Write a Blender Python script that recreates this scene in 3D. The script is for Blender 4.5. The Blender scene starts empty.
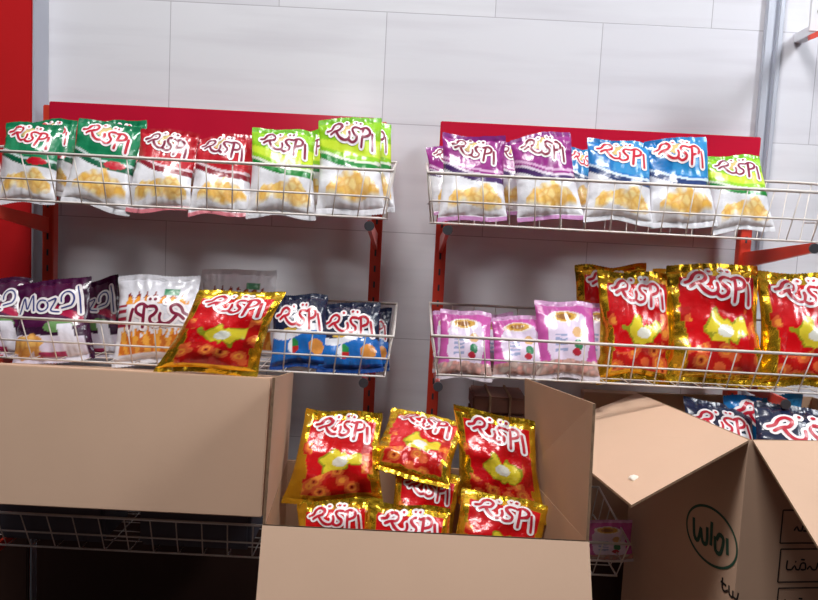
import bpy, bmesh, math, random
from mathutils import Vector, Matrix, noise

# ---------------------------------------------------------------- camera, world, light
SC = bpy.context.scene
COL = SC.collection
F = 800.0
PITCH, ROLL = math.radians(5.5), math.radians(2.9)
CAM = Vector((0, -1.58, 0.86))
FW = Vector((0, math.cos(PITCH), -math.sin(PITCH)))
U0 = Vector((0, math.sin(PITCH), math.cos(PITCH)))
XR = Vector((1, 0, 0))
CR = XR * math.cos(ROLL) + U0 * math.sin(ROLL)
CU = -XR * math.sin(ROLL) + U0 * math.cos(ROLL)
cd = bpy.data.cameras.new('camera')
cam = bpy.data.objects.new('camera', cd)
COL.objects.link(cam)
cd.sensor_width = 36
cd.lens = F / 818 * 36
cd.clip_start = 0.02
cam.matrix_world = Matrix(((CR.x, CU.x, -FW.x, CAM.x), (CR.y, CU.y, -FW.y, CAM.y), (CR.z, CU.z, -FW.z, CAM.z), (0, 0, 0, 1)))
SC.camera = cam

SC.view_settings.view_transform = 'Standard'
SC.view_settings.look = 'None'
SC.view_settings.gamma = 1
SC.view_settings.use_curve_mapping = False
SC.view_settings.exposure = 0.0

W = bpy.data.worlds.new('shop_ambient')
SC.world = W
W.use_nodes = True
wn, wl = W.node_tree.nodes, W.node_tree.links
bg = wn['Background']
tc = wn.new('ShaderNodeTexCoord')
sx = wn.new('ShaderNodeSeparateXYZ')
wl.new(tc.outputs['Generated'], sx.inputs[0])
rp = wn.new('ShaderNodeValToRGB')
rp.color_ramp.elements[0].position = 0.42
rp.color_ramp.elements[0].color = (0.035, 0.022, 0.017, 1)
rp.color_ramp.elements[1].position = 0.88
rp.color_ramp.elements[1].color = (0.80, 0.82, 0.88, 1)
wl.new(sx.outputs[2], rp.inputs[0])
wl.new(rp.outputs[0], bg.inputs[0])
bg.inputs[1].default_value = 0.34


def area(name, loc, target, size, size_y, power, col=(1, 1, 1), shape='RECTANGLE'):
    l = bpy.data.lights.new(name, 'AREA')
    l.shape = shape
    l.size = size
    if shape in ('RECTANGLE', 'ELLIPSE'):
        l.size_y = size_y
    l.energy = power
    l.color = col
    o = bpy.data.objects.new(name, l)
    COL.objects.link(o)
    o.location = loc
    o.rotation_euler = (Vector(target) - Vector(loc)).to_track_quat('-Z', 'Y').to_euler()
    return o


area('ceiling_light', (-0.26, -1.16, 2.80), (0, -0.1, 0.9), 0.8, 0.35, 50, (1.0, 0.985, 0.97))
area('daylight_from_right', (2.05, -1.95, 2.45), (0.62, -0.1, 0.85), 1.1, 0.9, 19, (0.93, 0.97, 1.0))
win = area('daylight_on_right_wall', (1.55, -1.15, 2.25), (0.72, 0, 1.12), 0.35, 0.5, 4.5, (0.94, 0.97, 1.0))
win.data.spread = math.radians(75)
area('far_ceiling_lamp', (-0.72, -7.4, 2.16), (-0.1, 0, 1.0), 0.20, 0.20, 5, (1, 1, 1), 'DISK')


# ---------------------------------------------------------------- helpers
def at(px, py, Y):
    d = FW + CR * ((px - 409) / F) - CU * ((py - 300) / F)
    return CAM + d * ((Y - CAM.y) / d.y)


def lin(c):
    out = []
    for v in c:
        v = v / 255.0
        out.append(v / 12.92 if v <= 0.04045 else ((v + 0.055) / 1.055) ** 2.4)
    return tuple(out)


def mat(name, col=None, rough=0.5, metal=0.0, coat=0.0, bump=0.0, bscale=40, var=0.0, vscale=6.0, attr=False, spec=0.5):
    m = bpy.data.materials.new(name)
    m.use_nodes = True
    n, l = m.node_tree.nodes, m.node_tree.links
    b = n['Principled BSDF']
    b.inputs['Roughness'].default_value = rough
    b.inputs['Metallic'].default_value = metal
    b.inputs['Specular IOR Level'].default_value = spec
    if coat:
        b.inputs['Coat Weight'].default_value = coat
        b.inputs['Coat Roughness'].default_value = 0.12
    t = n.new('ShaderNodeTexCoord')
    if attr:
        a = n.new('ShaderNodeVertexColor')
        a.layer_name = 'print'
        l.new(a.outputs['Color'], b.inputs['Base Color'])
        l.new(a.outputs['Alpha'], b.inputs['Metallic'])
    elif var:
        nz = n.new('ShaderNodeTexNoise')
        nz.inputs['Scale'].default_value = vscale
        nz.inputs['Detail'].default_value = 5
        l.new(t.outputs['Object'], nz.inputs['Vector'])
        r = n.new('ShaderNodeValToRGB')
        c = lin(col)
        r.color_ramp.elements[0].position = 0.3
        r.color_ramp.elements[1].position = 0.7
        r.color_ramp.elements[0].color = tuple(x * (1 - var) for x in c) + (1,)
        r.color_ramp.elements[1].color = tuple(min(1, x * (1 + var * .6)) for x in c) + (1,)
        l.new(nz.outputs['Fac'], r.inputs[0])
        l.new(r.outputs[0], b.inputs['Base Color'])
    else:
        b.inputs['Base Color'].default_value = lin(col) + (1,)
    if bump:
        nb = n.new('ShaderNodeTexNoise')
        nb.inputs['Scale'].default_value = bscale
        nb.inputs['Detail'].default_value = 3
        l.new(t.outputs['Object'], nb.inputs['Vector'])
        bp = n.new('ShaderNodeBump')
        bp.inputs['Strength'].default_value = bump
        bp.inputs['Distance'].default_value = 0.004
        l.new(nb.outputs['Fac'], bp.inputs['Height'])
        l.new(bp.outputs[0], b.inputs['Normal'])
    return m


M = {
    'red_paint': mat('red_paint', (210, 62, 44), 0.38, coat=0.3, var=0.12),
    'header_red': mat('header_red_board', (192, 24, 54), 0.22, coat=0.6, var=0.08, vscale=5),
    'cabinet_red': mat('cabinet_red', (196, 32, 36), 0.30, coat=0.5, var=0.06),
    'wire': mat('white_coated_wire', (222, 214, 208), 0.35, var=0.15, vscale=30),
    'steel': mat('steel_trim', (186, 190, 202), 0.3, metal=0.15, var=0.06),
    'dark_steel': mat('dark_steel', (90, 90, 96), 0.35, metal=0.6, var=0.1),
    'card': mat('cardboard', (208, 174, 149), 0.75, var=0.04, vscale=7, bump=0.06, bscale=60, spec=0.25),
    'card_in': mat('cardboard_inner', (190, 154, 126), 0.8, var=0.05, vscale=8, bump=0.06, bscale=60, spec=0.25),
    'card_edge': mat('cardboard_edge', (150, 120, 96), 0.9, var=0.25, vscale=140, spec=0.2),
    'brown_card': mat('brown_packs', (112, 72, 58), 0.7, var=0.2, vscale=20),
    'base': mat('dark_base_with_shade', (58, 34, 26), 0.6, var=0.2, vscale=5),  # brown darkened to carry the deep shade near the floor
    'slate': mat('slate_film', (74, 74, 86), 0.5, var=0.2, vscale=12),
    'floor': mat('floor_tiles_dark', (62, 36, 28), 0.5, var=0.3, vscale=4),
    'film': mat('printed_film', None, 0.27, coat=0.35, attr=True, bump=0.25, bscale=90),
    'foil': mat('printed_foil', None, 0.2, coat=0.25, attr=True, bump=0.35, bscale=75),
    'ink_green': mat('green_ink', (44, 84, 66), 0.6, var=0.1),
    'ink_black': mat('black_ink', (34, 28, 26), 0.6, var=0.1),
    'white_paper': mat('white_paper', (236, 230, 218), 0.7, var=0.06),
    'white_panel': mat('white_perforated_metal', (225, 225, 230), 0.4, var=0.05),
    'hole': mat('dark_hole', (60, 60, 66), 0.8, var=0.1),
    'lt_white': mat('lettering_white', (242, 236, 238), 0.3, coat=0.2, var=0.03),
    'lt_red': mat('lettering_red', (190, 22, 48), 0.3, coat=0.2, var=0.05),
    'lt_wine': mat('lettering_wine', (128, 26, 60), 0.3, coat=0.2, var=0.05),
    'lt_navy': mat('lettering_navy', (60, 66, 130), 0.3, coat=0.2, var=0.05),
}


def crumple(m, sc, st):
    n, l = m.node_tree.nodes, m.node_tree.links
    bp = [x for x in n if x.type == 'BUMP'][0]
    t = [x for x in n if x.type == 'TEX_COORD'][0]
    v = n.new('ShaderNodeTexVoronoi')
    v.feature = 'SMOOTH_F1'
    v.inputs['Smoothness'].default_value = 0.25
    v.inputs['Scale'].default_value = sc
    l.new(t.outputs['Object'], v.inputs['Vector'])
    b2 = n.new('ShaderNodeBump')
    b2.inputs['Strength'].default_value = st
    b2.inputs['Distance'].default_value = 0.012
    l.new(v.outputs['Distance'], b2.inputs['Height'])
    l.new(bp.outputs[0], b2.inputs['Normal'])
    l.new(b2.outputs[0], n['Principled BSDF'].inputs['Normal'])


crumple(M['foil'], 21, 0.5)
crumple(M['film'], 30, 0.24)


def tag(o, label=None, cat=None, group=None, kind=None):
    if label: o['label'] = label
    if cat: o['category'] = cat
    if group: o['group'] = group
    if kind: o['kind'] = kind
    return o


def link(name, me, parent=None):
    o = bpy.data.objects.new(name, me)
    COL.objects.link(o)
    if parent: o.parent = parent
    return o


def obj(name, bm, mats, parent=None, smooth=False):
    me = bpy.data.meshes.new(name)
    bm.to_mesh(me)
    bm.free()
    for m in (mats if isinstance(mats, (list, tuple)) else [mats]):
        me.materials.append(m)
    if smooth:
        for p in me.polygons: p.use_smooth = True
    return link(name, me, parent)


def empty(name, loc=(0, 0, 0)):
    o = bpy.data.objects.new(name, None)
    o.empty_display_size = 0.03
    COL.objects.link(o)
    o.location = loc
    return o


def add_box(bm, lo, hi, bev=0.0, mi=0):
    r = bmesh.ops.create_cube(bm, size=1.0)
    c = [(a + b) / 2 for a, b in zip(lo, hi)]
    s = [abs(b - a) for a, b in zip(lo, hi)]
    for v in r['verts']:
        v.co = Vector((c[i] + v.co[i] * s[i] for i in range(3)))
    fs = set(f for v in r['verts'] for f in v.link_faces)
    for f in fs: f.material_index = mi
    if bev:
        es = list(set(e for v in r['verts'] for e in v.link_edges))
        bmesh.ops.bevel(bm, geom=es, offset=bev, segments=2, affect='EDGES')


def add_tube(bm, pts, r, n=8):
    pts = [Vector(p) for p in pts]
    rings = []
    for i, p in enumerate(pts):
        if i == 0: d = pts[1] - p
        elif i == len(pts) - 1: d = p - pts[-2]
        else: d = (pts[i + 1] - p).normalized() + (p - pts[i - 1]).normalized()
        d.normalize()
        a = d.cross(Vector((0, 0, 1)))
        if a.length < 0.05: a = d.cross(Vector((0, 1, 0)))
        a.normalize()
        b = d.cross(a)
        rings.append([bm.verts.new(p + (a * math.cos(k * 2 * math.pi / n) + b * math.sin(k * 2 * math.pi / n)) * r) for k in range(n)])
    for i in range(len(rings) - 1):
        for k in range(n):
            bm.faces.new((rings[i][k], rings[i][(k + 1) % n], rings[i + 1][(k + 1) % n], rings[i + 1][k]))
    bm.faces.new(rings[0][::-1])
    bm.faces.new(rings[-1])


def add_slab(bm, a, b, c, d, th, side, mi=(0, 1, 2)):
    """cardboard sheet abcd extruded by th along side; outer / inner / edge material"""
    side = Vector(side).normalized() * th
    q = [Vector(p) for p in (a, b, c, d)]
    v0 = [bm.verts.new(p) for p in q]
    v1 = [bm.verts.new(p + side) for p in q]
    f = bm.faces.new(v0); f.material_index = mi[0]
    f = bm.faces.new(v1[::-1]); f.material_index = mi[1]
    for k in range(4):
        f = bm.faces.new((v0[k], v1[k], v1[(k + 1) % 4], v0[(k + 1) % 4]))
        f.material_index = mi[2]


# ---------------------------------------------------------------- the setting
def tile_material():
    m = bpy.data.materials.new('white_wall_tiles')
    m.use_nodes = True
    n, l = m.node_tree.nodes, m.node_tree.links
    b = n['Principled BSDF']
    t = n.new('ShaderNodeTexCoord')
    s = n.new('ShaderNodeSeparateXYZ')
    l.new(t.outputs['Object'], s.inputs[0])
    ad = n.new('ShaderNodeMath'); ad.operation = 'ADD'; ad.inputs[1].default_value = 10 * 0.415 - 0.345 + 0.415
    l.new(s.outputs[0], ad.inputs[0])
    c = n.new('ShaderNodeCombineXYZ')
    l.new(ad.outputs[0], c.inputs[0])
    l.new(s.outputs[2], c.inputs[1])
    br = n.new('ShaderNodeTexBrick')
    br.offset = 0.5; br.offset_frequency = 2; br.squash = 1
    br.inputs['Scale'].default_value = 1
    br.inputs['Brick Width'].default_value = 0.415
    br.inputs['Row Height'].default_value = 0.21
    br.inputs['Mortar Size'].default_value = 0.0009
    br.inputs['Mortar Smooth'].default_value = 0.3
    br.inputs['Bias'].default_value = -0.4
    br.inputs['Color1'].default_value = lin((218, 218, 224)) + (1,)
    br.inputs['Color2'].default_value = lin((209, 208, 216)) + (1,)
    br.inputs['Mortar'].default_value = lin((172, 170, 178)) + (1,)
    l.new(c.outputs[0], br.inputs['Vector'])
    mp = n.new('ShaderNodeMapping')
    mp.inputs['Scale'].default_value = (1.6, 1, 17)
    l.new(t.outputs['Object'], mp.inputs[0])
    nz = n.new('ShaderNodeTexNoise')
    nz.inputs['Scale'].default_value = 1.6
    nz.inputs['Detail'].default_value = 5
    l.new(mp.outputs[0], nz.inputs['Vector'])
    r = n.new('ShaderNodeValToRGB')
    r.color_ramp.elements[0].position = 0.28
    r.color_ramp.elements[0].color = (0.90, 0.89, 0.90, 1)
    r.color_ramp.elements[1].position = 0.52
    r.color_ramp.elements[1].color = (1, 1, 1, 1)
    l.new(nz.outputs['Fac'], r.inputs[0])
    mx = n.new('ShaderNodeMix'); mx.data_type = 'RGBA'; mx.blend_type = 'MULTIPLY'
    mx.inputs['Factor'].default_value = 1
    l.new(br.outputs['Color'], mx.inputs['A'])
    l.new(r.outputs[0], mx.inputs['B'])
    l.new(mx.outputs['Result'], b.inputs['Base Color'])
    b.inputs['Roughness'].default_value = 0.16
    bp = n.new('ShaderNodeBump')
    bp.inputs['Strength'].default_value = 0.25
    bp.inputs['Distance'].default_value = 0.002
    bp.invert = True
    l.new(br.outputs['Fac'], bp.inputs['Height'])
    l.new(bp.outputs[0], b.inputs['Normal'])
    return m


bm = bmesh.new()
add_box(bm, (-2.2, 0.0, 0.0), (2.2, 0.08, 2.9))
tag(obj('wall_back', bm, tile_material()), kind='structure')
bm = bmesh.new()
add_box(bm, (-2.2, -3.2, -0.06), (2.2, 0.08, 0.0))
tag(obj('floor', bm, M['floor']), kind='structure')
# steel profile running up the tiled wall
bm = bmesh.new()
add_box(bm, (0.652, -0.012, 0.0), (0.668, 0.0, 2.9), 0.002)
add_box(bm, (0.6755, -0.012, 0.0), (0.686, 0.0, 2.9), 0.002)
add_box(bm, (0.668, -0.004, 0.0), (0.6755, 0.0, 2.9), 0)
tag(obj('trim_1', bm, M['steel']), kind='structure')

# red cabinet at the left edge
cab = tag(empty('red_cabinet', (-0.95, -0.03, 0)), 'tall red painted cabinet side at the left edge of the tiled wall', 'cabinet')
bm = bmesh.new()
add_box(bm, (-1.2, -0.03, 0), (-0.722 + 0.95, 0.029, 2.4), 0.003)
for v in bm.verts: pass
pnl = obj('side_panel', bm, M['cabinet_red'], cab)
bm = bmesh.new()
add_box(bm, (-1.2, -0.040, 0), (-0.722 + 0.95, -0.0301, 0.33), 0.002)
obj('foot_shade_panel', bm, M['base'], cab)  # dark panel added where the cabinet foot lies in deep shade
bm = bmesh.new()
add_box(bm, (-0.7219 + 0.95, -0.031, 0), (-0.7185 + 0.95, 0.029, 2.4), 0.001)
obj('edge_strip', bm, M['steel'], cab)


# ---------------------------------------------------------------- racks and baskets
def rack(x0, x1, hx0, hx1, label, arm_z=(0.8505, 0.592, 0.264)):
    r = tag(empty('display_rack', ((x0 + x1) / 2, -0.05, 0)), label, 'rack', 'red display racks')
    cx = (x0 + x1) / 2
    for x in (x0, x1):
        bm = bmesh.new()
        add_box(bm, (x - cx - 0.0105, -0.013, 0), (x - cx + 0.0105, 0.010, 1.045), 0.0015)
        up = obj('upright', bm, M['red_paint'], r)
        bm = bmesh.new()
        for k in range(32):
            z = 0.08 + k * 0.03
            add_box(bm, (x - cx - 0.0018, -0.0136, z - 0.006), (x - cx + 0.0018, -0.0129, z + 0.006))
        obj('slot', bm, M['hole'], up)
        for z in arm_z:
            bm = bmesh.new()
            rise = 0.044 if z > 0.8 else 0.010
            yt = -0.268 if z > 0.8 else -0.225
            zb = z - rise
            # tapered bracket arm rising to the front
            pts = [(-0.0125, zb), (-0.0125, zb + (0.030 if z > 0.8 else 0.018)), (yt, z + 0.010), (yt, z - 0.005)]
            a = [bm.verts.new((x - cx - 0.003, p[0], p[1])) for p in pts]
            b = [bm.verts.new((x - cx + 0.003, p[0], p[1])) for p in pts]
            bm.faces.new(a); bm.faces.new(b[::-1])
            for k in range(4):
                bm.faces.new((a[k], b[k], b[(k + 1) % 4], a[(k + 1) % 4]))
            bmesh.ops.recalc_face_normals(bm, faces=bm.faces)
            obj('bracket_arm', bm, M['red_paint'], r)
            bm = bmesh.new()
            bmesh.ops.create_cone(bm, cap_ends=True, segments=14, radius1=0.008, radius2=0.008, depth=0.004,
                                  matrix=Matrix.Translation((x - cx, yt - 0.0035, z + 0.0015)) @ Matrix.Rotation(math.pi / 2, 4, 'X'))
            obj('end_cap', bm, M['dark_steel'], r)
    bm = bmesh.new()
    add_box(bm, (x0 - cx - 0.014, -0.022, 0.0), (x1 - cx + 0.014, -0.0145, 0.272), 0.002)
    obj('shaded_base_panel', bm, M['base'], r)  # rack base with the deep shade under the baskets put into its brown
    bm = bmesh.new()
    add_box(bm, (hx0 - cx, -0.020, 0.885), (hx1 - cx, -0.0145, 1.051), 0.0015)
    obj('header_board', bm, M['header_red'], r)
    return r


rack(-0.690, -0.068, -0.686, -0.078, 'red rack frame with a header board, holding the left hand baskets')
rack(0.055, 0.630, 0.042, 0.638, 'red rack frame with a header board, holding the right hand baskets')


def basket(x0, x1, zt, zb, yf=-0.300, label='', n=17, zback=0.03):
    yb = -0.072
    cx = (x0 + x1) / 2
    hw = (x1 - x0) / 2
    ins = 0.012                       # ends slope in toward the bottom
    B = tag(empty('wire_basket', (cx, (yf + yb) / 2, zb)), label, 'basket', 'white wire baskets')
    oy = (yf + yb) / 2

    def P(x, y, z): return (x, y - oy, z - zb)
    ybf = yf + 0.02
    bm = bmesh.new()
    add_tube(bm, [P(-hw, yb, zt + zback), P(-hw, yf, zt), P(hw, yf, zt), P(hw, yb, zt + zback), P(-hw, yb, zt + zback)], 0.0025)
    obj('top_rim', bm, M['wire'], B, True)
    bm = bmesh.new()
    zm = zb + (zt - zb) * 0.45
    ym = ybf + (yf - ybf) * 0.45
    k = 0.45
    add_tube(bm, [P(-hw + ins * (1 - k), yb, zm), P(-hw + ins * (1 - k), ym, zm), P(hw - ins * (1 - k), ym, zm), P(hw - ins * (1 - k), yb, zm)], 0.0016)
    obj('middle_wire', bm, M['wire'], B, True)
    bm = bmesh.new()
    add_tube(bm, [P(-hw + ins, yb, zb), P(-hw + ins, ybf, zb), P(hw - ins, ybf, zb), P(hw - ins, yb, zb), P(-hw + ins, yb, zb)], 0.0018)
    obj('bottom_rim', bm, M['wire'], B, True)
    bm = bmesh.new()
    for i in range(n):
        f = -1 + 2 * i / (n - 1)
        f *= 0.995
        xt, xb = f * hw, f * (hw - ins)
        add_tube(bm, [P(xt, yf, zt), P(xb, ybf, zb), P(xb, yb, zb), P(xt, yb, zt + zback)], 0.0011, 6)
    for j in range(1, 5):
        y = ybf + (yb - ybf) * j / 5
        add_tube(bm, [P(-hw, yf + (yb - yf) * j / 5, zt + zback * j / 5), P(-hw + ins, y, zb), P(hw - ins, y, zb), P(hw, yf + (yb - yf) * j / 5, zt + zback * j / 5)], 0.0011, 6)
    obj('wire_grid', bm, M['wire'], B, True)
    return B


basket(-0.712, -0.036, 0.9405, 0.865, label='top white wire basket on the left rack, with green, red and lime bags')
basket(0.020, 0.740, 0.9405, 0.862, label='top white wire basket on the right rack, with purple and blue bags', n=18)
basket(-0.712, -0.022, 0.676, 0.606, label='second white wire basket on the left rack, with dark purple and navy bags')
basket(0.040, 0.740, 0.681, 0.614, label='second white wire basket on the right rack, with pink and gold bags', n=18)
basket(-0.712, -0.022, 0.350, 0.286, label='lowest wire basket on the left rack, under the closed carton', zback=0.03)
basket(0.040, 0.385, 0.350, 0.286, label='lowest wire basket on the right rack, seen between the two open boxes', n=9, zback=0.02)


# ---------------------------------------------------------------- snack bags
def sm(a, b, x):
    t = max(0.0, min(1.0, (x - a) / (b - a)))
    return t * t * (3 - 2 * t)


def mix(a, b, t): return tuple(x + (y - x) * t for x, y in zip(a, b))


def nz(u, v, s, o=0.0): return noise.noise(Vector((u * s + o, v * s * 1.4 - o, o * 1.7)))


def puffs(u, v, s, seed, c1, c2, c3):
    """a printed heap of snack pieces: cells of three tones with dark gaps"""
    d, p = noise.voronoi(Vector((u * s + seed, v * s * 1.35, seed)))
    e = d[1] - d[0]
    h = abs(math.sin(p[0].x * 12.9898 + p[0].y * 78.233))
    c = mix(c1, c2, h)
    return mix(mix(c3, c, 0.45), c, sm(0.0, 0.35, e))


BASEPAL = dict(
    green=((22, 128, 84), (12, 92, 62), (190, 20, 40)),
    red=((186, 26, 40), (130, 14, 34), (190, 20, 40)),
    lime=((140, 196, 26), (24, 128, 50), (215, 215, 40)),
    purple=((146, 42, 128), (66, 34, 92), (120, 16, 50)),
    blue=((14, 112, 180), (26, 52, 104), (30, 90, 150)),
)


def col_crisp(pal, seed):
    main, band, badge = BASEPAL[pal]

    def f(u, v):
        m = 0.0
        g = nz(u, v, 9, seed)
        y = v + 0.16 * (u - 0.5) + 0.05 * math.sin((u - 0.1) * 4)   # the swoosh drops to the right
        white = (228, 228, 234)
        if v > 0.945: c = mix(main, band, 0.25)
        elif y > 0.575: c = main
        elif y > 0.545: c = mix(white, main, 0.15)
        elif y > 0.475: c = band
        elif y > 0.455: c = white
        else: c = white
        if pal == 'purple' and 0.60 < y < 0.63: c = (214, 170, 206)
        if pal == 'lime' and 0.62 < y < 0.70 + 0.1 * u: c = (196, 222, 50)
        if pal == 'blue' and y > 0.6 and u > 0.35 + 0.4 * (v - .6): c = mix(main, (120, 200, 232), 0.25)
        # pale burst behind the lettering
        bx, by = (u - 0.47) / 0.20, (v - 0.86) / 0.065
        if bx * bx + by * by < 1 + 0.5 * g: c = (212, 186, 120)
        if pal in ('green',):
            bx, by = (u - 0.72) / 0.17, (v - 0.475) / 0.045
            if bx * bx + by * by < 1: c = badge
        # picture of the crisps
        top = 0.36 + 0.05 * math.sin(u * 7 + seed) + 0.04 * g
        bot = 0.13 + 0.03 * math.sin(u * 9 + 2 + seed)
        if 0.12 < u < 0.93 and bot < v < top and abs(u - 0.52) < 0.42 * (1.0 - 0.4 * max(0, (v - .22) / .16)):
            c = puffs(u, v, 9, seed, (238, 186, 84), (246, 224, 160), (214, 150, 70))
            ed = min(top - v, v - bot) / 0.05 + 1.2 * g
            if ed < 1: c = mix(white, c, max(0.0, min(1.0, 0.35 + 0.65 * ed)))
        if v < 0.05: c = mix(white, main, 0.55) if pal in ('red', 'purple') else (206, 206, 212)
        return c, m
    return f


def col_gold(seed):
    def f(u, v):
        gold = (236, 188, 44)
        c, m = gold, 0.85
        g = nz(u, v, 7, seed)
        l = 0.15 + 0.05 * math.sin(v * 5 + 1) + 0.02 * g
        r = 0.90 - 0.03 * math.sin(v * 6)
        if l < u < r and 0.12 + 0.03 * g < v < 0.89:
            c, m = (205, 14, 22), 0.05
            # plain yellow splash
            a = math.atan2(v - 0.43, u - 0.55)
            rr = math.hypot((u - 0.55) / 0.27, (v - 0.43) / 0.15)
            lim = 0.86 + 0.14 * math.sin(3 * a + 0.8) + 0.12 * math.sin(7 * a) + 0.5 * g
            if rr < lim:
                c = (226, 206, 52)
                if rr > lim - 0.12: c = (150, 150, 30)
                if rr < 0.34: c = (226, 226, 214)
        # rings and puffs along the bottom and up the right side
        edge = 0.30 + 0.05 * math.sin(u * 8 + seed)
        if (l - .04 < u < r + .02 and 0.10 < v < edge) or (u > 0.80 and u < 0.93 and 0.3 < v < 0.62) or (u > l - .04 and u < l + 0.07 and .5 < v < .63):
            d, p = noise.voronoi(Vector((u * 6.2 + seed, v * 8, seed)))
            k = d[0]
            c = (222, 98, 52) if k > 0.12 else (120, 26, 14)
            if 0.22 < k < 0.34: c = (240, 150, 60)
            if k > 0.52: c = (190, 24, 20)
            m = 0.1
        return c, m
    return f


def col_dark(seed):
    def f(u, v):
        c = (74, 16, 62)
        y = v + 0.10 * (u - 0.5)
        if y < 0.40: c = (52, 16, 48)
        if 0.50 < v + 0.35 * (u - .75) < 0.60 and u > 0.5: c = (176, 26, 70)
        if y < 0.30: c = (212, 204, 222)
        bx, by = (u - 0.62) / 0.20, (v - 0.40) / 0.075
        if bx * bx + by * by < 1: c = (104, 146, 88)
        if (u - 0.18) ** 2 / 0.05 + (v - .20) ** 2 / .02 < 1 + nz(u, v, 9, seed):
            c = puffs(u, v, 8, seed, (222, 164, 74), (236, 190, 110), (180, 110, 50))
        if 0.06 < v < 0.12 and 0.35 < u < 0.75: c = (168, 40, 90)
        if 0.70 < u + 0.25 * v < 0.90 and v < 0.42: c = (226, 224, 236)
        if u > .93: c = (50, 10, 44)
        return c, 0.0
    return f


def col_white(seed):
    def f(u, v):
        c = (226, 226, 234)
        g = nz(u, v, 12, seed)
        j = abs(((u * 9) % 1) - 0.5)
        if 0.66 < v < 0.77 - 0.10 * j * 2 + 0.03 * g and 0.12 < u < 0.92: c = (232, 152, 44)
        if 0.745 - .08 * j < v < 0.80 - 0.10 * j * 2 + .03 * g and 0.14 < u < 0.85 and j < .36: c = (140, 44, 36)
        if 0.76 < v < 0.84 and abs(u - .7) < .09: c = (60, 140, 96)
        if 0.12 < v < 0.42 and 0.06 < u < 0.94:
            s = math.sin((u - 0.5) * 46 / (0.75 + v) + 1.5 * g)
            if v < 0.42 - 0.10 * abs(s + g):
                c = (236, 168, 66) if s > 0 else (206, 112, 34)
        if u < 0.13 and 0.40 < v < 0.66 and math.sin(v * 90) > -0.2: c = (160, 34, 60)
        return c, 0.0
    return f


def col_navy(seed):
    def f(u, v):
        c = (26, 34, 62)
        y = v + 0.06 * math.sin(u * 6)
        if y < 0.52 and u < 0.9: c = (222, 224, 232)
        if y < 0.42: c = (22, 104, 186)
        if v < 0.10: c = (14, 60, 130)
        bx, by = (u - 0.80) / 0.13, (v - 0.27) / 0.10
        if bx * bx + by * by < 1: c = (226, 150, 70)
        bx, by = (u - 0.40) / 0.10, (v - 0.27) / 0.10
        if bx * bx + by * by < 1: c = (228, 228, 232) if bx < -.2 else ((40, 140, 70) if by > 0 else (190, 40, 40))
        bx, by = (u - 0.34) / 0.13, (v - 0.50) / 0.03
        if bx * bx + by * by < 1: c = (206, 170, 70)
        return c, 0.0
    return f


def col_pink(seed):
    def f(u, v):
        c = (196, 88, 164)
        g = nz(u, v, 8, seed)
        bx, by = (u - 0.5) / 0.36, (v - 0.50) / 0.35
        if abs(bx) ** 3 + abs(by) ** 3 < 1 + 0.3 * g: c = (222, 206, 228)
        bx, by = (u - 0.46) / 0.22, (v - 0.79) / 0.065
        r = bx * bx + by * by
        if r < 1.5: c = (236, 226, 216)
        if r < 1: c = (206, 156, 60)
        if r < .35: c = (150, 96, 40)
        if .26 < u < .48 and .30 < v < .55 and math.sin(v * 95 + 2 * g) > -0.1: c = (150, 160, 196)
        bx, by = (u - 0.66) / 0.09, (v - 0.57) / 0.07
        if bx * bx + by * by < 1: c = (214, 170, 120)
        bx, by = (u - 0.66) / 0.08, (v - 0.41) / 0.07
        if bx * bx + by * by < 1: c = (52, 124, 84)
        bx, by = (u - 0.62) / 0.07, (v - 0.31) / 0.05
        if bx * bx + by * by < 1: c = (180, 40, 60)
        if v < 0.22 + .02 * g:
            c = puffs(u, v, 9, seed, (196, 182, 172), (212, 150, 140), (140, 120, 118))
        if v < .06: c = (196, 186, 194)
        if v > .94: c = (214, 160, 204)
        return c, 0.0
    return f


# pouch form: w, h, half thickness; u across, v up; local x right, z up, front faces -y
SHEAR = {5: (0.07, 1.17, -0.26), 6: (0.26, 1.10, -0.16), 7: (-0.26, 1.05, -0.08)}     # lean, width at the hem, change upward


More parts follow.
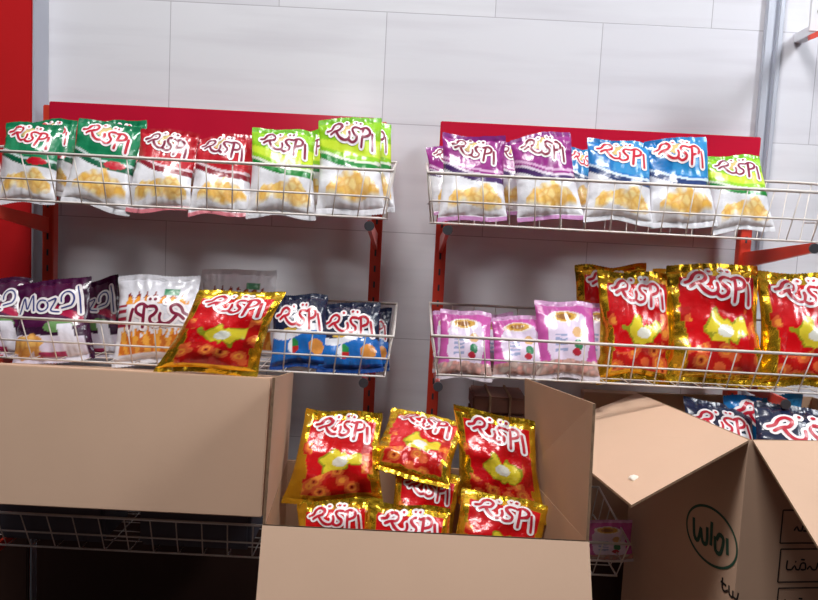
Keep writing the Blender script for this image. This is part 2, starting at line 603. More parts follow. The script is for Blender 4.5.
def surf(kind, seed, w, h, th):
    lean, wb, wt = SHEAR.get(int(round((seed - len(kind)) / 3.7)), (0.0, 1.04, -0.07))
    big = kind == 'gold'

    def S(u, v, front=True):
        s = 2 * u - 1
        tv = max(0.0, min(1.0, (v - 0.055) / 0.89))
        sp = math.sin(math.pi * tv)
        T = th * (sp ** 0.6 if sp > 0 else 0) * (1.22 - 0.44 * tv) * max(0.0, 1 - abs(s) ** 2.5) ** 0.62
        x = s * w / 2 * (wb + wt * v) * (1 - 0.085 * (sp ** 0.8 if sp > 0 else 0) + 0.015 * nz(v, seed, 4, seed) * (1 if s > 0 else -1))
        z = v * h
        x += lean * (z - h / 2)
        z += 0.011 * nz(u * 0.8, 0.3, 2.2, seed + (3 if v > .5 else 9)) * abs(2 * v - 1) * h / 0.15
        env = math.exp(-tv / 0.16) + math.exp(-(1 - tv) / 0.15)
        k = (1.0 if 0 < tv < 1 else 0.35)
        fold = math.sin(s * 15 + 5 * nz(u, v, 2, seed) + seed) * 0.5 + math.sin(s * 27 + 1.3 * seed + 6 * nz(v, u, 2, seed)) * 0.3
        wr = (0.0060 if big else 0.0032) * fold * env * k * (0.3 + max(0, 1 - s * s))
        lo = (0.0090 if big else 0.0045) * nz(u, v, 3.0, seed * 1.3) * min(1, T / (0.3 * th))
        side = (0.0034 if big else 0.0024) * math.sin(v * 34 + 4 * nz(u, v, 3, seed)) * math.exp(-(1 - abs(s)) / 0.16) * min(1, sp * 2)
        cen = 0.016 * nz(u * .6, v, 1.6, seed + 20) * (h / 0.15) * v      # the sheet's own lazy bend
        y = (-(T + 0.0006 + wr * 0.8 + lo + side * .6) if front else (T * 0.8 + 0.0006 + lo * 0.3)) + cen
        if abs(s) > 0.999: y = cen
        return Vector((x, y, z))
    return S


def sheet(S, col, v0, v1, nu, nv, front=True, nb=12, crimp=False):
    me_v, me_f, cols = [], [], []

    def grid(n_u, fr):
        base = len(me_v)
        for j in range(nv + 1):
            v = v0 + (v1 - v0) * j / nv
            for i in range(n_u + 1):
                u = i / n_u
                p = S(u, v, fr)
                if crimp:
                    p.y += (0.0002 if i % 2 else -0.0002)
                    edge = (j == nv and v1 > 0.9) or (j == 0 and v0 < 0.1)
                    if edge and i % 2: p.z += 0.0012 * (1 if v1 > 0.9 else -1)
                me_v.append(p)
                c, m = col(u, v)
                cols.append(lin(c) + (m,))
        for j in range(nv):
            for i in range(n_u):
                a = base + j * (n_u + 1) + i
                q = (a, a + 1, a + n_u + 2, a + n_u + 1)
                me_f.append(q if fr else q[::-1])
    grid(nu, True)
    grid(nb if not crimp else nu, False)
    return me_v, me_f, cols


def mesh_from(name, vs, fs, cols, m):
    me = bpy.data.meshes.new(name)
    me.from_pydata(vs, [], fs)
    at_ = me.color_attributes.new('print', 'FLOAT_COLOR', 'POINT')
    flat = [x for c in cols for x in c]
    at_.data.foreach_set('color', flat)
    me.materials.append(m)
    for p in me.polygons: p.use_smooth = True
    me.update()
    return me


def arc(cx, cy, rx, ry, a0, a1, n=10):
    return [(cx + rx * math.cos(math.radians(a0 + (a1 - a0) * i / n)), cy + ry * math.sin(math.radians(a0 + (a1 - a0) * i / n))) for i in range(n + 1)]


# brush lettering as it reads on the packs: a looped R with a long tail, an S, a P and an i, two dots above
LOGO = [
    [(0.00, 0.20), (0.08, 0.24), (0.12, 0.33), (0.20, 0.38), (0.28, 0.33), (0.25, 0.24), (0.15, 0.20), (0.08, 0.14)],
    [(0.18, 0.20), (0.26, 0.10), (0.36, 0.05), (0.45, 0.08), (0.47, 0.16), (0.45, 0.22)],
    [(0.64, 0.34), (0.55, 0.34), (0.51, 0.28), (0.56, 0.21), (0.63, 0.16), (0.62, 0.08), (0.54, 0.04), (0.47, 0.07)],
    [(0.76, 0.00), (0.75, 0.12), (0.73, 0.34)],
    [(0.68, 0.33), (0.78, 0.38), (0.87, 0.33), (0.86, 0.24), (0.75, 0.18)],
    [(1.00, 0.00), (0.97, 0.14), (0.93, 0.29)],
]
LOGO_DOTS = [(0.55, 0.46), (0.64, 0.46), (0.36, 0.42)]
SCRIPT = [
    [(0.00, 0.02), (0.05, 0.30), (0.12, 0.10), (0.20, 0.34), (0.24, 0.06)],
    arc(0.38, 0.14, 0.09, 0.10, 60, 400, 14),
    [(0.48, 0.22), (0.60, 0.26), (0.52, 0.06), (0.66, 0.03)],
    arc(0.78, 0.26, 0.10, 0.13, 200, -60, 12) + [(0.70, 0.10)],
    [(0.90, 0.50), (0.96, 0.30), (1.0, 0.02)],
]


def resample(pl, step):
    # smooth once with Catmull-Rom, then even steps
    P = [Vector(p + (0,)) for p in pl]
    out = []
    for i in range(len(P) - 1):
        a, b, c, d = P[max(0, i - 1)], P[i], P[i + 1], P[min(len(P) - 1, i + 2)]
        n = max(2, int((c - b).length / step) + 1)
        for k in range(n):
            t = k / n
            out.append(0.5 * ((2 * b) + (c - a) * t + (2 * a - 5 * b + 4 * c - d) * t * t + (3 * b - a - 3 * c + d) * t ** 3))
    out.append(P[-1])
    return out


def lettering(S, strokes, dots, cu, cv, width, slope, asp, outline, inner, fit, o_out, o_in, flip=False):
    """strokes -> ribbons lying on the pouch front; cu,cv centre; width in u; asp = w/h of the pouch"""
    vs, fs, mi = [], [], []

    def uv(x, y):
        x = (x - 0.5) * (-1 if flip else 1)
        y = y - 0.2
        ca, sa = math.cos(slope), math.sin(slope)
        X, Y = x * ca - y * sa, x * sa + y * ca
        return cu + X * width, cv + Y * width * asp

    def put(x, y, off):
        u, v = uv(x, y)
        u = min(0.99, max(0.01, u)); v = min(0.985, max(0.01, v))
        p = S(u, v)
        e = 0.004
        du = S(min(1, u + e), v) - S(max(0, u - e), v)
        dv = S(u, min(1, v + e)) - S(u, max(0, v - e))
        nrm = du.cross(dv)
        if nrm.length == 0: nrm = Vector((0, -1, 0))
        nrm.normalize()
        if nrm.y > 0: nrm = -nrm
        vs.append(p + nrm * off)
        return len(vs) - 1

    def disc(x, y, r, off, m, n=12):
        c = put(x, y, off)
        ring = [put(x + r * math.cos(2 * math.pi * k / n), y + r * math.sin(2 * math.pi * k / n), off) for k in range(n)]
        for k in range(n):
            fs.append((c, ring[k], ring[(k + 1) % n])); mi.append(m)
    for layer, (r, off, m) in enumerate(((outline, o_out, 0), (inner, o_in, 1))):
        for pl in strokes:
            pts = resample(pl, 0.03)
            prev = None
            for i, p in enumerate(pts):
                d = (pts[min(i + 1, len(pts) - 1)] - pts[max(i - 1, 0)])
                if d.length == 0: continue
                d.normalize()
                nx, ny = -d.y, d.x
                row = [put(p.x + nx * r * k, p.y + ny * r * k, off) for k in (-1, 0, 1)]
                if prev:
                    for k in (0, 1):
                        fs.append((prev[k], prev[k + 1], row[k + 1], row[k])); mi.append(m)
                prev = row
            disc(pts[0].x, pts[0].y, r, off, m)
            disc(pts[-1].x, pts[-1].y, r, off, m)
        for x, y in dots:
            disc(x, y, r * 1.05, off, m)
    return vs, fs, mi


KINDS = {
    # w, h, half thickness, colour function, material, lettering spec
    'green': (0.108, 0.150, 0.019, lambda s: col_crisp('green', s), 'film', ('logo', 0.50, 0.80, 0.76, -0.20, 'lt_red')),
    'red': (0.108, 0.150, 0.019, lambda s: col_crisp('red', s), 'film', ('logo', 0.50, 0.80, 0.76, -0.22, 'lt_wine')),
    'lime': (0.108, 0.150, 0.019, lambda s: col_crisp('lime', s), 'film', ('logo', 0.52, 0.79, 0.76, -0.22, 'lt_wine')),
    'purple': (0.108, 0.150, 0.019, lambda s: col_crisp('purple', s), 'film', ('logo', 0.50, 0.80, 0.72, -0.24, 'lt_wine')),
    'blue': (0.108, 0.150, 0.019, lambda s: col_crisp('blue', s), 'film', ('logo', 0.52, 0.80, 0.78, -0.20, 'lt_red')),
    'gold': (0.145, 0.190, 0.026, col_gold, 'foil', ('logo', 0.52, 0.80, 0.70, -0.14, 'lt_red')),
    'dark': (0.120, 0.150, 0.019, col_dark, 'film', ('script', 0.50, 0.70, 0.84, -0.10, 'lt_navy')),
    'white': (0.130, 0.145, 0.018, col_white, 'film', ('flip', 0.55, 0.53, 0.74, 0.0, 'lt_wine')),
    'navy': (0.110, 0.125, 0.018, col_navy, 'film', ('logo', 0.50, 0.66, 0.80, -0.10, 'lt_red')),
    'pink': (0.090, 0.115, 0.016, col_pink, 'film', None),
}
_cache = {}


def pouch_meshes(kind, seed):
    key = (kind, seed)
    if key in _cache: return _cache[key]
    w, h, th, cf, mname, lt = KINDS[kind]
    S = surf(kind, seed * 3.7 + len(kind), w, h, th)
    col = cf(seed * 1.9 + 0.4)
    m = M[mname]
    nu, nv = (64, 78) if kind == 'gold' else (54, 66)
    body = mesh_from('pouch', *sheet(S, col, 0.055, 0.945, nu, nv), m)
    top = mesh_from('top_seal', *sheet(S, col, 0.945, 1.0, 52, 3, crimp=True), m)
    bot = mesh_from('bottom_seal', *sheet(S, col, 0.0, 0.055, 52, 3, crimp=True), m)
    let = None
    if lt:
        st, cu, cv, wd, sl, ink = lt
        strokes, dots = (SCRIPT, []) if st == 'script' else (LOGO, LOGO_DOTS)
        vs, fs, mi = lettering(S, strokes, dots, cu, cv, wd, sl, w / h, 0.066 if st != 'script' else 0.052, 0.025 if st != 'script' else 0.013, 0, 0.0011, 0.0017, st == 'flip')
        let = bpy.data.meshes.new('lettering')
        let.from_pydata(vs, [], fs)
        let.materials.append(M['lt_white']); let.materials.append(M[ink])
        for p, k in zip(let.polygons, mi):
            p.material_index = k; p.use_smooth = True
        let.update()
    _cache[key] = (body, top, bot, let)
    return _cache[key]


def bag(kind, seed, bottom, top, wpx, Yb, Yt, label, group, yaw=0.0, thick=1.0, name='snack_bag', roll=0.0):
    """bottom / top: where the middle of the lower and upper hem stand, at depths Yb / Yt"""
    w, h = KINDS[kind][:2]
    B, T = at(bottom[0], bottom[1], Yb), at(top[0], top[1], Yt)
    up = (T - B)
    H = up.length
    up.normalize()
    mid = (B + T) / 2
    wid = wpx * (mid - CAM).dot(FW) / F
    x = Vector((math.cos(yaw), math.sin(yaw), 0))
    x = (x - up * x.dot(up)).normalized()
    y = up.cross(x)
    if roll:
        q = Matrix.Rotation(math.radians(roll), 3, y)
        x, up = q @ x, q @ up
    sx_, sz_ = wid / w, H / h
    sy_ = thick * (sx_ + sz_) / 2
    r = empty(name)
    r.matrix_world = Matrix(((x.x * sx_, y.x * sy_, up.x * sz_, B.x), (x.y * sx_, y.y * sy_, up.y * sz_, B.y), (x.z * sx_, y.z * sy_, up.z * sz_, B.z), (0, 0, 0, 1)))
    tag(r, label, 'snack bag', group)
    body, ts, bs, let = pouch_meshes(kind, seed)
    link('pouch', body, r); link('top_seal', ts, r); link('bottom_seal', bs, r)
    if let: link('lettering', let, r)
    return r


G = 'snack bags in the top left basket'
bag('green', 3, (44, 196), (56, 121), 50, -0.19, -0.13, 'green crisp bag far left in the top left basket, hidden behind another green one', G)
bag('green', 1, (24, 203), (36, 125), 60, -0.245, -0.20, 'front green crisp bag at the left end of the top left basket', G, yaw=-.05)
bag('green', 4, (126, 202), (124, 124), 50, -0.18, -0.13, 'green crisp bag half hidden behind the taller front green one', G)
bag('green', 2, (95, 208), (112, 123), 66, -0.248, -0.20, 'tall green crisp bag between the leftmost green bag and the first red bag', G, yaw=.08)
bag('red', 3, (186, 204), (188, 139), 44, -0.175, -0.12, 'red crisp bag tucked behind the two front red bags', G)
bag('red', 1, (158, 211), (170, 131), 62, -0.247, -0.20, 'left one of the two front red crisp bags, next to the green bag', G)
bag('red', 2, (220, 216), (225, 138), 60, -0.252, -0.19, 'right one of the two front red crisp bags, next to a lime bag', G, yaw=.05)
bag('lime', 3, (312, 208), (308, 131), 44, -0.178, -0.12, 'lime green crisp bag hidden behind the shorter front lime bag', G)
bag('lime', 1, (281, 217), (284, 131), 66, -0.252, -0.20, 'shorter lime green crisp bag beside the red bags', G, yaw=.1)
bag('lime', 4, (374, 210), (372, 123), 40, -0.19, -0.13, 'lime green crisp bag behind the tallest one at the right end of the left basket', G)
bag('lime', 2, (351, 215), (350, 118), 66, -0.250, -0.19, 'tallest lime green crisp bag at the right end of the top left basket', G, yaw=.05)

G = 'snack bags in the top right basket'
bag('purple', 3, (455, 214), (446, 147), 44, -0.18, -0.13, 'purple crisp bag hidden behind at the left end of the top right basket', G, yaw=.15)
bag('purple', 1, (472, 220), (474, 136), 66, -0.248, -0.20, 'front purple crisp bag at the left end of the top right basket', G)
bag('purple', 4, (520, 214), (514, 142), 44, -0.18, -0.13, 'purple crisp bag seen in the gap between the two front purple bags', G, yaw=-.2)
bag('purple', 2, (551, 221), (540, 136), 64, -0.248, -0.20, 'front purple crisp bag standing next to the blue ones', G)
bag('blue', 3, (588, 214), (582, 149), 36, -0.18, -0.13, 'small blue crisp bag edge behind, between purple and blue bags', G, yaw=.1)
bag('blue', 1, (618, 222), (619, 142), 66, -0.248, -0.20, 'shorter front blue crisp bag, right of the purple bags', G)
bag('blue', 4, (652, 218), (652, 142), 36, -0.18, -0.13, 'dark blue crisp bag side in the gap between the two front blue bags', G, yaw=.1)
bag('blue', 2, (684, 228), (675, 138), 64, -0.250, -0.20, 'taller blue crisp bag leaning beside the lime bag', G, yaw=-.06)
bag('lime', 1, (744, 231), (732, 157), 58, -0.250, -0.20, 'single lime green crisp bag at the right end of the top right basket', G, yaw=-.08)

G = 'snack bags in the second left basket'
bag('dark', 1, (-4, 358), (-2, 280), 68, -0.235, -0.19, 'dark purple crisp bag cut by the left edge of the photo', G, yaw=.1)
bag('dark', 3, (96, 358), (92, 281), 58, -0.165, -0.12, 'dark purple crisp bag behind, beside the white bag', G, yaw=-.05)
bag('dark', 2, (54, 363), (54, 280), 78, -0.248, -0.20, 'front dark purple crisp bag with white script, in the second left basket', G)
bag('white', 2, (238, 358), (240, 270), 76, -0.15, -0.11, 'white snack bag behind the gold bag that stands on the carton', G, yaw=.1)
bag('white', 1, (156, 364), (160, 277), 84, -0.245, -0.20, 'white snack bag printed with orange sticks, left of the front gold bag', G)
bag('navy', 3, (368, 368), (372, 308), 42, -0.16, -0.12, 'navy snack bag behind at the right end of the second left basket', G, yaw=.2)
bag('navy', 1, (300, 368), (300, 296), 58, -0.245, -0.20, 'navy and blue snack bag between the gold bag and another navy bag', G)
bag('navy', 2, (350, 373), (350, 303), 64, -0.246, -0.20, 'front navy and blue snack bag at the right end of the second left basket', G)

G = 'snack bags in the second right basket'
bag('pink', 3, (447, 372), (446, 312), 28, -0.17, -0.13, 'pink snack bag edge at the left end of the second right basket', G)
bag('pink', 1, (464, 379), (466, 312), 54, -0.248, -0.20, 'leftmost front pink snack bag in the second right basket', G)
bag('pink', 3, (495, 374), (494, 314), 40, -0.17, -0.13, 'pink snack bag in the gap between the left and middle front pink bags', G)
bag('pink', 2, (522, 379), (518, 316), 56, -0.248, -0.20, 'middle front pink snack bag in the second right basket', G)
bag('pink', 4, (595, 376), (600, 303), 42, -0.212, -0.172, 'pink snack bag next to the gold bags', G)
bag('pink', 1, (568, 379), (564, 303), 62, -0.250, -0.20, 'right and tallest front pink snack bag in the second right basket', G, yaw=.05)
bag('gold', 3, (612, 362), (610, 266), 74, -0.14, -0.11, 'gold foil snack bag at the back behind the pink bags', G)
bag('gold', 1, (636, 382), (634, 274), 76, -0.225, -0.18, 'gold and red snack bag right next to the pink bags', G)
bag('gold', 4, (690, 376), (688, 268), 70, -0.155, -0.115, 'gold foil snack bag behind, between two front gold bags', G, yaw=-.1)
bag('gold', 2, (716, 386), (712, 264), 96, -0.235, -0.18, 'tallest gold and red snack bag in the middle of the second right basket', G, yaw=.03)
bag('gold', 1, (806, 388), (800, 275), 90, -0.235, -0.18, 'gold and red snack bag cut by the right edge of the photo', G, yaw=-.05)

# the one standing on the carton
bag('gold', 6, (221, 375), (226, 289), 94, -0.367, -0.33, 'gold and red snack bag standing on the closed carton in front of the left baskets', None, yaw=.0)


# ---------------------------------------------------------------- cartons
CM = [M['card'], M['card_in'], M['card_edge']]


def open_box(name, corners, z0, z1, label, th=0.004):
    """corners FL, FR, BR, BL (x, y); returns the Empty; walls + bottom in one body mesh"""
    cx = sum(c[0] for c in corners) / 4
    cy = sum(c[1] for c in corners) / 4
    r = tag(empty(name, (cx, cy, z0)), label, 'box')
    bm = bmesh.new()
    loc = [Vector((c[0] - cx, c[1] - cy, 0)) for c in corners]
    H = Vector((0, 0, z1 - z0))
    ins = [p * (1 - th * 1.4 / max(0.05, abs(p.x) + 0.0)) if False else p - Vector((math.copysign(th, p.x), math.copysign(th, p.y), 0)) for p in loc]
    vo0 = [bm.verts.new(p) for p in loc]
    vo1 = [bm.verts.new(p + H) for p in loc]
    vi0 = [bm.verts.new(p + Vector((0, 0, th))) for p in ins]
    vi1 = [bm.verts.new(p + H) for p in ins]
    for k in range(4):
        n = (k + 1) % 4
        f = bm.faces.new((vo0[k], vo0[n], vo1[n], vo1[k])); f.material_index = 0
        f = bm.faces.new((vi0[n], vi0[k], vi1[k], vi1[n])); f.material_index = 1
        f = bm.faces.new((vo1[k], vo1[n], vi1[n], vi1[k])); f.material_index = 2
    bm.faces.new(vo0[::-1])
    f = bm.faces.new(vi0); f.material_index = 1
    obj('body', bm, CM, r)
    return r, Vector((cx, cy, z0))


def flap(r, o, a, b, da, db, side, label=None, th=0.0035, mi=(0, 1, 2)):
    """hinge a-b, free edge a+da, b+db"""
    a, b = Vector(a), Vector(b)
    bm = bmesh.new()
    pa, pb = a + Vector(da), b + Vector(db)
    add_slab(bm, a - o, b - o, pb - o, pa - o, th, side, mi)
    bmesh.ops.recalc_face_normals(bm, faces=bm.faces)
    f = obj('flap', bm, CM, r)
    if label: f['label'] = label
    return f


# middle open box with gold bags
ZC = 0.482
FLc, FRc, BRc, BLc = (-0.166, -0.63), (0.236, -0.63), (0.198, -0.36), (-0.180, -0.36)
cb, o = open_box('cardboard_box', (FLc, FRc, BRc, BLc), 0.0, ZC, 'open cardboard box full of gold and red snack bags, in the middle foreground')
flap(cb, o, (FLc[0], FLc[1], ZC), (FRc[0], FRc[1], ZC), (0.004, -0.070, -0.150), (0.004, -0.070, -0.150), (0, 1, 0), 'front flap hanging outward')
flap(cb, o, (FRc[0], FRc[1] + .002, ZC), (BRc[0], BRc[1], ZC), (-0.004, 0, 0.172), (-0.010, 0.0, 0.148), (-1, 0, 0), 'right flap standing up')
flap(cb, o, (FLc[0], FLc[1] + .002, ZC), (BLc[0], BLc[1], ZC), (0.006, 0, 0.184), (0.004, 0, 0.140), (1, 0, 0), 'left flap standing up', mi=(0, 0, 2))
flap(cb, o, (BLc[0], BLc[1], ZC), (BRc[0], BRc[1], ZC), (0.004, 0.022, -0.150), (-0.004, 0.022, -0.150), (0, 1, 0), 'back flap folded down behind')

G = 'gold and red snack bags in the middle box'
bag('gold', 5, (336, 505), (340, 409), 86, -0.475, -0.425, 'large gold and red snack bag upright at the left in the middle box', G, yaw=-.03)
bag('gold', 2, (406, 478), (412, 412), 82, -0.475, -0.385, 'gold and red snack bag lying tilted at the back middle of the box', G, yaw=-.05, roll=13)
bag('gold', 7, (488, 511), (493, 416), 86, -0.465, -0.415, 'large gold and red snack bag leaning at the right in the middle box', G, yaw=-.12, roll=9)
bag('gold', 4, (418, 562), (416, 470), 68, -0.50, -0.455, 'gold and red snack bag half buried in the centre of the middle box', G, roll=8)
bag('gold', 2, (336, 590), (334, 500), 78, -0.575, -0.535, 'gold and red snack bag showing only its top, front left of the middle box', G)
bag('gold', 1, (402, 600), (400, 506), 86, -0.595, -0.565, 'gold and red snack bag showing only its top, front centre of the middle box', G, roll=6)
bag('gold', 4, (490, 590), (494, 494), 92, -0.575, -0.52, 'gold and red snack bag showing only its top, front right of the middle box', G, yaw=-.05, roll=7)

# closed carton under the left baskets, with the packs that carry it
ct = tag(empty('closed_carton', (-0.46, -0.34, 0.366)), 'closed cardboard carton in front of the left rack, under the dark purple and gold bags', 'box')
bm = bmesh.new()
add_box(bm, (-0.20, -0.095, 0.031), (0.257, 0.095, 0.238), 0.0015)
obj('body', bm, M['card'], ct)
ct.rotation_euler = (math.radians(-10), 0, 0)
bm = bmesh.new()
add_box(bm, (-0.20, -0.0015, 0.2382), (0.257, 0.0015, 0.2386))
obj('top_seam', bm, M['card_edge'], ct)
for i, (x0, x1, lab) in enumerate(((-0.68, -0.50, "dark pack lying in the lowest left basket, under the carton's left part"), (-0.44, -0.25, "dark pack lying in the lowest left basket, under the carton's right part"))):
    bm = bmesh.new()
    add_box(bm, (x0, -0.262, 0.2885), (x1, -0.14, 0.380), 0.006)
    tag(obj('snack_carton', bm, M['slate']), lab, 'pack', 'packs in the lowest left basket')

# right open box
ZR = 0.58
K, BLr = Vector((0.488, -0.475)), Vector((0.413, -0.18))
FRr = K + Vector((0.335, 0.045)); BRr = FRr + (BLr - K)
rb, o = open_box('cardboard_box', (tuple(K), tuple(FRr), tuple(BRr), tuple(BLr)), 0.0, ZR, 'printed open cardboard box with navy snack bags, at the right edge of the photo')
fl = flap(rb, o, (K.x, K.y, ZR), (BLr.x, BLr.y, ZR), (-0.177, -0.065, -0.080), (-0.177, -0.055, -0.062), (0, 0, -1), 'left flap spread outward')
flap(rb, o, (K.x + .006, K.y, ZR), (FRr.x, FRr.y, ZR), (0.014, -0.215, -0.100), (0.014, -0.215, -0.100), (0, 0, -1), 'front flap spread outward')
flap(rb, o, (BRr.x, BRr.y, ZR), (FRr.x, FRr.y, ZR), (0.12, 0.0, -0.10), (0.12, 0.0, -0.10), (0, 0, -1))
flap(rb, o, (BLr.x, BLr.y, ZR), (BRr.x, BRr.y, ZR), (0.005, 0.020, -0.14), (0.0, 0.020, -0.14), (0, 1, 0))

# torn paper lump on the left flap
bm = bmesh.new()
bmesh.ops.create_icosphere(bm, subdivisions=3, radius=0.008)
for v in bm.verts:
    v.co = v.co * (1 + 0.35 * noise.noise(v.co * 160))
    v.co.z *= 0.8
q = Vector((0.325, -0.500, 0.0))
h0 = Vector((K.x, K.y, ZR)) - Vector((0.177, 0.065, 0.08)) * 0.86 + Vector((-0.004, 0.055, 0.004))
for v in bm.verts: v.co += h0 - o
p = obj('torn_paper_lump', bm, M['white_paper'], fl, True)
p['label'] = 'small off-white paper lump'


def stroke_plate(strokes, r, frame, mat_, parent, name, off=0.0006):
    """strokes in metres on a face: frame = (origin, x axis, y axis, normal)"""
    O, ax, ay, nn = frame
    bm = bmesh.new()
    for pl in strokes:
        pts = resample(pl, 0.004)
        prev = None
        for i, p in enumerate(pts):
            d = pts[min(i + 1, len(pts) - 1)] - pts[max(i - 1, 0)]
            if d.length == 0: continue
            d.normalize()
            n2 = Vector((-d.y, d.x, 0))
            row = []
            for k in (-1, 1):
                s = p + n2 * r * k
                row.append(bm.verts.new(O + ax * s.x + ay * s.y + nn * off))
            if prev: bm.faces.new((prev[0], prev[1], row[1], row[0]))
            prev = row
    return obj(name, bm, mat_, parent)


# left face print
axl = Vector((BLr.x - K.x, BLr.y - K.y, 0)).normalized()      # runs back from the front corner
nl = Vector((axl.y * -1, axl.x, 0))
if nl.x > 0: nl = -nl
UPZ = Vector((0, 0, 1))


def face_uv(px, py, P0, ax, nn):
    """where the sight line through a photo point meets the box face"""
    d = FW + CR * ((px - 409) / F) - CU * ((py - 300) / F)
    t = (P0 - CAM).dot(nn) / d.dot(nn)
    p = CAM + d * t - P0
    return p.dot(ax), p.z


P0 = Vector((K.x, K.y, 0))
c1 = face_uv(711, 536, P0, axl, nl)
ov = [(c1[0] + 0.062 * math.cos(a * math.pi / 18), c1[1] + 0.042 * math.sin(a * math.pi / 18)) for a in range(37)]
frl = (P0 - o, axl, UPZ, nl)
lg = stroke_plate([ov], 0.0020, frl, M['ink_green'], rb, 'round_logo')
cx_, cz_ = c1
g = [[(cx_ + x, cz_ + z) for x, z in pl] for pl in (
    [(0.045, 0.012), (0.040, -0.014), (0.030, -0.018), (0.025, 0.004)],
    [(0.025, 0.002), (0.018, -0.016), (0.008, -0.014), (0.010, 0.010)],
    [(0.000, 0.022), (-0.002, -0.014)],
    [(-0.010, 0.004), (-0.014, -0.016), (-0.026, -0.016), (-0.030, 0.006), (-0.020, 0.010), (-0.014, 0.000)],
    [(-0.038, 0.012), (-0.042, -0.012)])]
stroke_plate(g, 0.0034, frl, M['ink_green'], lg, 'logo_lettering')
c2 = face_uv(730, 590, P0, axl, nl)
g = [[(c2[0] + x * .6, c2[1] + z * .6) for x, z in pl] for pl in (
    [(0.030, 0.018), (0.028, -0.006), (0.018, -0.012), (0.006, -0.004)],
    [(0.036, 0.006), (0.014, 0.004)],
    [(0.004, 0.010), (0.0, -0.010), (-0.012, -0.012), (-0.012, 0.004)],
    [(-0.014, -0.010), (-0.028, -0.010), (-0.032, 0.008)])]
stroke_plate(g, 0.0018, frl, M['ink_black'], rb, 'printed_word')
# front face print: a column of three framed fields
axf = Vector((FRr.x - K.x, FRr.y - K.y, 0)).normalized()
nf = Vector((axf.y, -axf.x, 0))
frf = (P0 - o, axf, UPZ, nf)
for (py0, py1, words) in ((510, 543, 0), (549, 582, 1), (588, 621, 2)):
    a = face_uv(783 - (py0 - 510) * .06, py0, P0, axf, nf)
    b = face_uv(779 - (py0 - 510) * .06, py1, P0, axf, nf)
    xl, zt_, zb_ = a[0], a[1], b[1]
    xr = xl + 0.075
    box = stroke_plate([[(xl, zt_), (xr, zt_)], [(xr, zt_), (xr, zb_)], [(xr, zb_), (xl, zb_)], [(xl, zb_), (xl, zt_)]], 0.0010, frf, M['ink_black'], rb, 'printed_field')
    zc = (zt_ + zb_) / 2
    ws = [[(0.012, 0.008), (0.012, -0.005), (0.020, -0.006)],
          [(0.020, -0.006), (0.024, 0.0), (0.027, -0.006), (0.032, -0.006)],
          [(0.032, -0.006), (0.034, 0.003), (0.040, 0.003), (0.041, -0.006), (0.034, -0.006)],
          [(0.044, -0.006), (0.048, -0.001), (0.052, -0.006), (0.058, -0.006), (0.060, 0.004)],
          [(0.033, 0.009), (0.039, 0.0085)], [(0.024, 0.006), (0.026, 0.0055)]]
    if words == 0: ws = ws[1:5]
    if words == 2: ws = ws[:3] + ws[4:5]
    stroke_plate([[(xl + x, zc + z) for x, z in pl] for pl in ws], 0.0013, frf, M['ink_black'], box, 'printed_word')

G = 'navy snack bags in the right box'
bag('navy', 1, (722, 478), (718, 404), 74, -0.30, -0.225, 'navy snack bag half hidden behind the left flap of the right box', G, yaw=.1)
bag('blue', 3, (768, 500), (762, 396), 84, -0.245, -0.215, 'bright blue snack bag lying highest at the back of the right box', G, yaw=.05)
bag('navy', 2, (806, 500), (802, 408), 100, -0.36, -0.27, 'navy snack bag with red lettering at the front of the right box', G)

# plain carton against the wall behind the right box
bm = bmesh.new()
add_box(bm, (0.345, -0.105, 0.36), (0.61, -0.07, 0.556), 0.0015)
bm.free()
bm = bmesh.new()
add_box(bm, (0.352, -0.034, 0.0), (0.650, -0.003, 0.548), 0.0015)
tag(obj('flat_carton', bm, M['card']), 'plain flattened carton standing against the wall behind the printed box', 'carton')

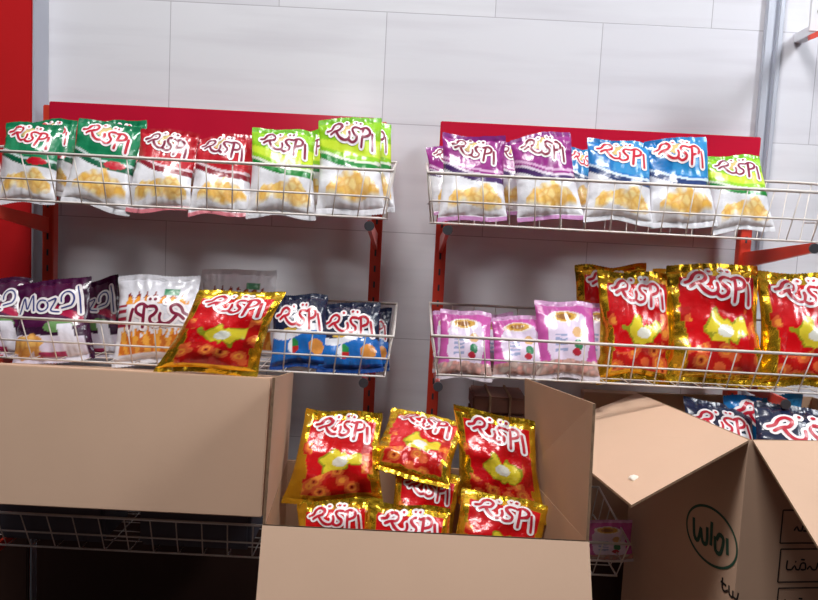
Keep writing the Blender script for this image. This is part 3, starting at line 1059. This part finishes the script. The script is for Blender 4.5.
# brown banded packs between the middle box and the right rack
bp_ = tag(empty('brown_packs', (0.165, -0.16, 0.2885)), 'stack of brown packs in the lowest right basket, just behind the tall flap', 'pack')
bm = bmesh.new()
for k in range(9):
    add_box(bm, (-0.045, -0.05, 0.0 + k * 0.031), (0.05, 0.05, 0.029 + k * 0.031), 0.003)
obj('pack_stack', bm, M['brown_card'], bp_)
bm = bmesh.new()
for x in (-0.015, 0.02):
    add_box(bm, (x - 0.002, -0.052, 0.0), (x + 0.002, 0.052, 0.280), 0.0005)
obj('strap', bm, M['card_edge'], bp_)
bag('pink', 2, (608, 562), (608, 520), 50, -0.24, -0.235, 'pink packet in the lowest right basket, seen between the two open boxes', None)

# hanging bracket at the upper right corner
hb = tag(empty('wall_bracket', (0.66, -0.20, 1.20)), 'white perforated bracket with a red arm at the top right corner', 'bracket')
bm = bmesh.new()
add_box(bm, (-0.016, -0.004, 0.012), (0.075, 0.0, 0.105), 0.001)
plate = obj('perforated_plate', bm, M['white_panel'], hb)
bm = bmesh.new()
for i in range(3):
    for j in range(2):
        bmesh.ops.create_cone(bm, cap_ends=True, segments=14, radius1=0.0045, radius2=0.0045, depth=0.0012,
                              matrix=Matrix.Translation((0.0 + i * 0.036, -0.0046, 0.045 + j * 0.034)) @ Matrix.Rotation(math.pi / 2, 4, 'X'))
obj('hole', bm, M['hole'], plate)
bm = bmesh.new()
pts = [(-0.018, 0.004), (-0.016, -0.004), (0.075, 0.036), (0.075, 0.052)]
a = [bm.verts.new((x, -0.012, z)) for x, z in pts]
b = [bm.verts.new((x, -0.005, z)) for x, z in pts]
bm.faces.new(a); bm.faces.new(b[::-1])
for k in range(4): bm.faces.new((a[k], b[k], b[(k + 1) % 4], a[(k + 1) % 4]))
bmesh.ops.recalc_face_normals(bm, faces=bm.faces)
obj('arm', bm, M['red_paint'], hb)
bm = bmesh.new()
add_box(bm, (0.052, 0.0, 0.04), (0.070, 0.199, 0.058), 0.001)
obj('wall_mount', bm, M['white_panel'], hb)
